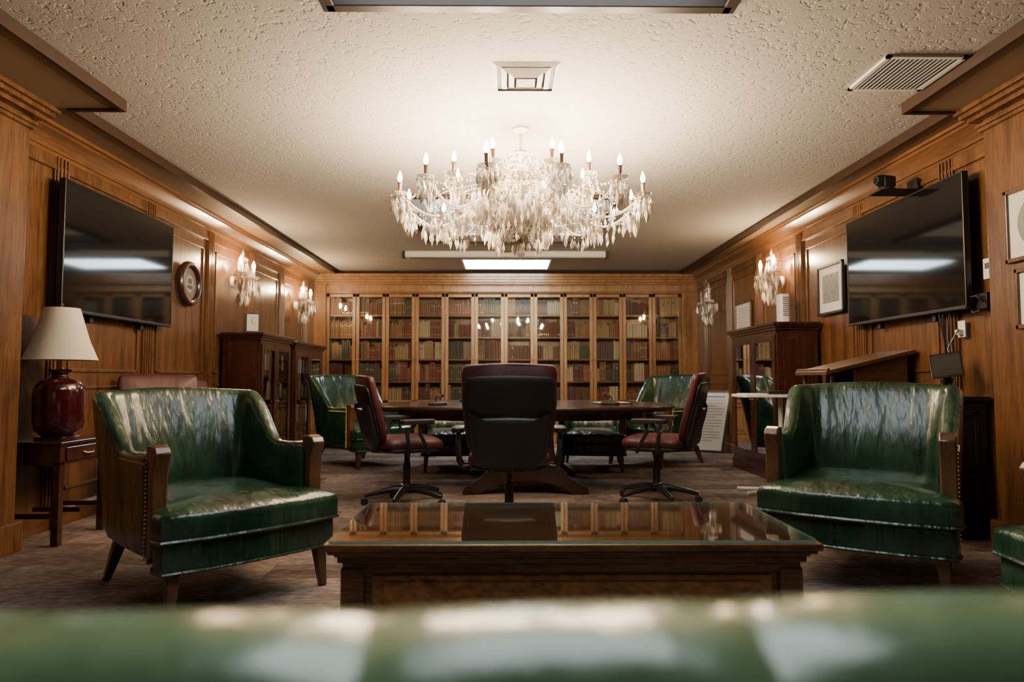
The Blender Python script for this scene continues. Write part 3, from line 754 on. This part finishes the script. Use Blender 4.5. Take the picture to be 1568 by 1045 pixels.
# ------------------------------------------------------------------ wall plaque (left)
R = root('round_wall_plaque', (XL+.03, 6.46, 1.90))
m = MB(); m.T = lambda v: Vector((v[2], v[0], v[1]))
m.lathe([(.15, .012), (.155, .03), (.17, .045), (.19, .05), (.205, .04), (.215, .02), (.215, 0), (.0, 0)], n=40); m.done('rim', MAHOG, R, 50)
m = MB(); m.T = lambda v: Vector((v[2], v[0], v[1])); m.lathe([(0, .016), (.152, .014)], n=40, caps=False); m.done('face', P('plaque_face', (.10, .05, .05), .3, var=(14, (.25, .2, .17))), R)
m = MB(); m.T = lambda v: Vector((v[2], v[0], v[1])); m.lathe([(0, .02), (.085, .019), (.085, .014)], n=24)
m.T = None; m.box(.020, .024, -.03, .03, .0, .05, 1); m.box(.020, .024, -.045, .045, -.045, -.015, 1); m.done('emblem', [P('plaque_relief', (.42, .40, .36), .4, var=(30, (.2, .18, .16))), INK], R, 40)

# ------------------------------------------------------------------ framed pictures (right wall / pilaster)
def frame(name, x, s, ya, yb, z0, z1, fm, art, mat_w=.05, lines=False, fw=.025, oval=False):
    R = root(name); m = MB(); f = x+s*.025
    for q in ((ya, yb, z0, z0+fw), (ya, yb, z1-fw, z1), (ya, ya+fw, z0, z1), (yb-fw, yb, z0, z1)): m.box(*sorted((x, f)), *q)
    m.done('frame', fm, R, 0, .004)
    m = MB(); m.box(*sorted((x, x+s*.010)), ya+fw, yb-fw, z0+fw, z1-fw); m.done('mat_board', PAPER, R, 0)
    m = MB(); a = x+s*.012
    if oval:
        cy, cz = (ya+yb)/2, (z0+z1)/2; ry, rz_ = (yb-ya)*.33, (z1-z0)*.38
        m.prism([(cy+ry*cos(i*pi/16), cz+rz_*sin(i*pi/16)) for i in range(32)], *sorted((x+s*.01, a)), 'x')
    else: m.box(*sorted((x+s*.010, a)), ya+fw+mat_w, yb-fw-mat_w, z0+fw+mat_w*1.2, z1-fw-mat_w)
    if lines:
        for k in range(9):
            z = z1-fw-mat_w-.03-k*.03; m.box(*sorted((a, a+s*.001)), ya+fw+.06, yb-fw-.06, z, z+.006, 1)
    m.done('print', [art, INK], R, 0)
frame('framed_group_photo', XR-.03, -1, 6.02, 6.52, 1.60, 2.07, BLACK, PHOTO, .07)
frame('framed_certificate', XR-.018, -1, 8.36, 8.92, 1.55, 1.98, LEGW, PAPER, .03, True)
frame('framed_oval_portrait', 2.90, -1, 3.35, 3.88, 1.66, 2.08, LEGW, PHOTO, .05, oval=True)
frame('framed_portrait', 2.90, -1, 3.22, 3.82, 1.28, 1.62, LEGW, PHOTO, .05)

# leaning certificate
R = root('leaning_framed_certificate', (2.72, 9.35, 0), -32)
w, h = .46, .86; lean = .15
def lt(v):
    t = v.z/h; return Vector((v.x+.10*t, v.y+lean*t, v.z*.98))
m = MB(); m.T = lt
m.box(-w/2, w/2, 0, .02, 0, .03); m.box(-w/2, w/2, 0, .02, h-.03, h); m.box(-w/2, -w/2+.03, 0, .02, .03, h-.03); m.box(w/2-.03, w/2, 0, .02, .03, h-.03); m.box(-w/2, w/2, .016, .022, 0, h)
m.done('frame', BLACK, R, 0)
m = MB(); m.T = lt; m.box(-w/2+.03, w/2-.03, .008, .014, .03, h-.03)
m.done('sheet', PAPER, R, 0)
m = MB(); m.T = lt
for k in range(16):
    z = h-.1-k*.04; m.box(-w/2+.08+(.03 if k % 3 else 0), w/2-.08-(.1 if k % 4 == 3 else 0), .006, .0079, z, z+(.02 if k == 0 else .005), 0 if k else 1)
m.done('text_lines', [INK, BLUEI], R, 0)

# ------------------------------------------------------------------ side table + lamp
R = root('side_table', (-2.845, 4.40, 0)); m = MB()
w, d = .17, .25
m.box(-w-.015, w+.015, -d-.015, d+.015, .60, .62); m.box(-w, w, -d, d, .48, .60)
for sx in (-1, 1):
    for sy in (-1, 1):
        x, y = sx*(w-.022), sy*(d-.022); m.prism([(x-.022, y-.022), (x+.022, y-.022), (x+.022, y+.022), (x-.022, y+.022)], 0, .5, 'z')
m.box(w, w+.01, -d+.05, d-.05, .50, .585); m.box(-w+.02, w-.02, -.012, .012, .16, .19)
m.box(-w+.01, w-.01, -d+.01, -d+.035, .16, .19); m.box(-w+.01, w-.01, d-.035, d-.01, .16, .19)
m.done('frame', MAHOG, R, 0, .004)
m = MB(); m.tube([(w+.018, -.05, .545), (w+.03, -.03, .535), (w+.03, .03, .535), (w+.018, .05, .545)], .005, 6); m.done('drawer_pull', BRASS, R)
R = root('table_lamp', (-2.83, 4.36, .62)); m = MB()
m.prism(rr(.2, .2, .03), 0, .02, 'z'); m.lathe([(.085, .02), (.10, .03), (.13, .06), (.142, .12), (.142, .30), (.135, .34), (.11, .37), (.06, .385), (.045, .40), (.05, .42), (.065, .43), (.065, .44), (0, .44)], n=32)
m.done('jar_base', CERAM, R, 45, .003)
m = MB(); m.lathe([(.02, .44), (.012, .46), (.012, .5), (.02, .51), (.02, .55), (.006, .56), (.004, .84), (.01, .85), (0, .865)], n=12)
m.tube([(0, -.05+.0, .5), (0, -.06, .6), (0, -.03, .78), (0, 0, .82), (0, .03, .78), (0, .06, .6), (0, .05, .5)], .003, 6); m.done('stem_and_harp', BRASS, R)
m = MB(); m.lathe([(.10, .83), (.125, .74), (.16, .62), (.208, .50), (.205, .50), (.157, .62), (.122, .74), (.098, .83), (.10, .83)], n=40, caps=False); m.done('shade', SHADEM, R, 60)

# ------------------------------------------------------------------ small box clock on left cabinet
R = root('mantel_clock', (-2.74, 7.36, 1.492), 20); m = MB(); m.box(-.075, .075, -.05, .06, 0, .22); m.done('case', BLACK, R, 0, .003)
m = MB(); m.box(-.05, .065, -.056, -.05, .02, .20); m.done('face', PAPER, R, 0)
m = MB(); m.box(-.002, .002, -.058, -.056, .1, .16); m.box(0, .03, -.058, -.056, .098, .102); m.done('hands', INK, R, 0)
R = root('white_air_purifier', (2.80, 6.85, 1.552)); m = MB(); m.prism(rr(.10, .14, .03), 0, .30, 'z'); m.done('shell', WHITE, R, 40, .006)
m = MB()
for k in range(10): m.box(-.03, .03, -.073, -.069, .08+k*.02, .088+k*.02)
m.done('vents', BLACK, R, 0)

# ------------------------------------------------------------------ credenza (dark) with tablet
R = root('black_storage_cabinet', (2.76, 4.60, 0)); m = MB()
m.box(-.25, .25, -.33, .33, .06, .86); m.box(-.27, .27, -.35, .35, .86, .89); m.box(-.23, .23, -.31, .31, 0, .06)
for sx, a, c in ((-1, -.31, -.005), (-1, .005, .31)): m.box(-.262, -.25, a, c, .09, .66)
m.box(-.262, -.25, -.31, .31, .68, .84)
for z0, z1 in ((.1, .4), (.44, .8)):
    m.box(-.2, .2, -.338, -.33, z0, z0+.03); m.box(-.2, .2, -.338, -.33, z1-.03, z1); m.box(-.2, -.17, -.338, -.33, z0, z1); m.box(.17, .2, -.338, -.33, z0, z1)
m.done('body', P('black_lacquer', (.018, .018, .022), .35, var=(6, (.024, .024, .028))), R, 0, .004)
m = MB(); m.box(-.275, -.265, -.04, -.03, .5, .6); m.box(-.275, -.265, .03, .04, .5, .6); m.done('pulls', STEEL, R, 0, .002)
R = root('tablet_stand', (2.86, 4.42, .89), -25); m = MB()
m.lathe([(.06, 0), (.06, .012), (.03, .02), (.012, .03), (.012, .12)], n=20); m.lathe([(.03, .08), (.035, .1), (.03, .13), (0, .14)], n=14)
tt = lambda v: Vector((v.x, v.y+(v.z-.2)*.7, v.z+v.x*.15))
m.T = tt; m.box(-.09, .09, -.03, -.015, .12, .28); m.done('body', BLACK, R, 40, .003)
m = MB(); m.T = tt; m.box(-.08, .08, -.032, -.03, .132, .268); m.done('screen', P('tablet_glass', (.03, .032, .03), .1, var=(10, (.05, .05, .045))), R, 0)

# ------------------------------------------------------------------ lectern
R = root('wooden_lectern', (2.66, 5.27, 0)); m = MB()
zt = lambda x: 1.03+(x+.30)*.24
m.prism([(-.31, zt(-.31)), (.36, zt(.36)), (.36, zt(.36)+.03), (-.31, zt(-.31)+.03)], -.27, .27, 'y')
m.prism([(-.30, zt(-.31)+.03), (-.28, zt(-.31)+.033), (-.28, zt(-.31)+.05), (-.30, zt(-.31)+.05)], -.27, .27, 'y')
for y in (-.24, .215): m.prism([(-.08, .08), (.33, .08), (.33, zt(.33)), (-.08, zt(-.08))], y, y+.025, 'y')
m.prism([(-.08, .85), (.33, .85), (.33, .87), (-.08, .87)], -.22, .22, 'y')
m.box(.305, .33, -.24, .24, .08, zt(.3)); m.box(-.26, .33, -.24, .24, .80, .82)
m.box(-.26, -.235, -.24, -.215, 0, zt(-.26)); m.box(-.26, -.235, .215, .24, 0, zt(-.26))
m.box(-.26, .35, -.26, .26, 0, .08)
m.done('body', PODW, R, 0, .004)

# white utility table
R = root('white_utility_table', (2.28, 6.05, 0)); m = MB()
m.prism(rr(.46, .36, .03), .84, .865, 'z'); m.tube([(.15, 0, .03), (.15, 0, .84)], .02, 10); m.tube([(-.2, -.14, .02), (.15, 0, .03), (-.2, .14, .02)], .015, 8); m.tube([(.2, -.14, .02), (.15, 0, .03), (.2, .14, .02)], .015, 8)
m.box(-.2, .02, -.1, .1, .865, .872); m.done('frame', WHITE, R, 40, .003)
m = MB(); m.box(0.0, .2, -.13, .1, .865, .895); m.done('equipment_box', BLACK, R, 0, .003)

# thermostat, intercom, outlet, cables
R = root('thermostat', (XR-.012, 4.20, 1.69)); m = MB(); m.box(-.03, .012, -.05, .05, -.065, .065); m.box(-.035, -.03, -.03, .03, 0, .035, 1); m.done('case', [WHITE, INK], R, 0, .004)
R = root('wall_phone_cradle', (XR-.012, 4.25, 1.49)); m = MB(); m.box(-.05, .012, -.05, .05, -.05, .05); m.tube([(-.06, -.04, -.01), (-.09, -.02, .03), (-.09, .03, .03), (-.06, .05, -.01)], .009, 8); m.done('case', BLACK, R, 40, .004)
R = root('wall_outlet', (XR-.03, 4.48, 1.33)); m = MB(); m.box(-.008, .0, -.035, .035, -.055, .055); m.box(-.04, -.008, -.02, .02, -.04, -.005); m.done('plate', WHITE, R, 0, .002)
R = root('hanging_cables'); m = MB()
for k in range(3):
    pts = [(2.98-.01*k, 4.54+.03*k+.03*sin(t*5+k), 1.46-.56*t-.0*k) for t in [i/10 for i in range(11)]]
    m.tube(pts, .006, 6)
m.tube([(2.98, 4.36, 1.5), (2.97, 4.3, 1.42), (2.99, 4.26, 1.43)], .007, 6)
m.tube([(2.98, 4.46, 1.33), (2.93, 4.5, 1.2), (2.92, 4.42, 1.05), (2.9, 4.45, .92)], .005, 6)
m.done('cords', BLACK, R)

# ------------------------------------------------------------------ ceiling fixtures
R = root('fluorescent_troffer'); m = MB(); x0, x1, y0, y1 = -.62, .63, 9.72, 10.5
m.box(x0-.03, x0, y0-.03, y1+.03, ZC-.018, ZC+.0); m.box(x1, x1+.03, y0-.03, y1+.03, ZC-.018, ZC); m.box(x0, x1, y0-.03, y0, ZC-.018, ZC); m.box(x0, x1, y1, y1+.03, ZC-.018, ZC)
m.done('frame', WHITE, R, 0); m = MB(); m.box(x0, x1, y0, y1, ZC-.01, ZC-.001); m.done('lens', PANEL, R, 0)
def diffuser(c, w):
    R = root('ceiling_air_diffuser', (c[0], c[1], ZC)); m = MB()
    for k, (a, z) in enumerate(((w/2, 0), (w/2*.72, -.012), (w/2*.5, -.02), (w/2*.28, -.026))):
        a2 = a-.03 if k < 3 else 0
        if a2 > 0:
            vs = [(sx*a, sy*a, z) for sx, sy in ((-1, -1), (1, -1), (1, 1), (-1, 1))]+[(sx*a2, sy*a2, z-.016) for sx, sy in ((-1, -1), (1, -1), (1, 1), (-1, 1))]
            vs += [(v[0], v[1], v[2]+.004) for v in vs]
            fs = [(i, (i+1) % 4, 4+(i+1) % 4, 4+i) for i in range(4)]+[(8+i, 8+(i+1) % 4, 12+(i+1) % 4, 12+i) for i in range(4)]+[(4+i, 4+(i+1) % 4, 12+(i+1) % 4, 12+i) for i in range(4)]+[(i, (i+1) % 4, 8+(i+1) % 4, 8+i) for i in range(4)]
            m.add(vs, fs)
        else: m.box(-a, a, -a, a, z-.012, z-.004)
    m.box(-.01, .01, -w/2*.6, w/2*.6, -.02, -.002)
    m.done('vanes', GREYM, R, 0); m = MB(); m.box(-w/2+.02, w/2-.02, -w/2+.02, w/2-.02, -.004, -.001); m.done('throat', INK, R, 0)
diffuser((.11, 3.80), .38); diffuser((.02, 8.88), .36)
R = root('return_air_grille', (2.24, 3.73, ZC)); m = MB(); w = .215
m.box(-w, w, -w, -w+.025, -.014, 0); m.box(-w, w, w-.025, w, -.014, 0); m.box(-w, -w+.025, -w, w, -.014, 0); m.box(w-.025, w, -w, w, -.014, 0)
m.done('border', WHITE, R, 0)
m = MB()
for k in range(15): x = -w+.035+k*.0255; m.prism([(x, -.013), (x+.010, -.013), (x+.013, -.009), (x+.003, -.009)], -w+.02, w-.02, 'y')
m.done('louvres', WHITE, R, 0); m = MB(); m.box(-w+.02, w-.02, -w+.02, w-.02, -.002, -.0005); m.done('back', INK, R, 0)
R = root('projector_screen_case', (0, 9.15, 0)); m = MB()
m.prism([(-.045, ZC-.002), (-.045, ZC-.07), (-.03, ZC-.085), (.03, ZC-.085), (.045, ZC-.07), (.045, ZC-.002)], -1.36, 1.34, 'x'); m.done('case', WHITE, R, 0, .003)
m = MB()
for x in (-1.40, 1.34): m.box(x, x+.04, -.05, .05, ZC-.09, ZC)
m.box(-1.3, 1.3, -.01, .01, ZC-.095, ZC-.086); m.done('end_caps', BLACK, R, 0)

# ------------------------------------------------------------------ world and camera
w = bpy.data.worlds.new('room_world'); bpy.context.scene.world = w; w.use_nodes = True
w.node_tree.nodes['Background'].inputs[0].default_value = (.5, .45, .4, 1); w.node_tree.nodes['Background'].inputs[1].default_value = .05
cam = bpy.data.cameras.new('camera'); co = bpy.data.objects.new('camera', cam); bpy.context.collection.objects.link(co)
co.location = (0, 0, 1.0); co.rotation_euler = (radians(90+3.18), 0, radians(-.49))
cam.lens = 24; cam.sensor_width = 36; cam.clip_start = .02
cam.dof.use_dof = True; cam.dof.focus_distance = 4.3; cam.dof.aperture_fstop = 1.8
bpy.context.scene.camera = co
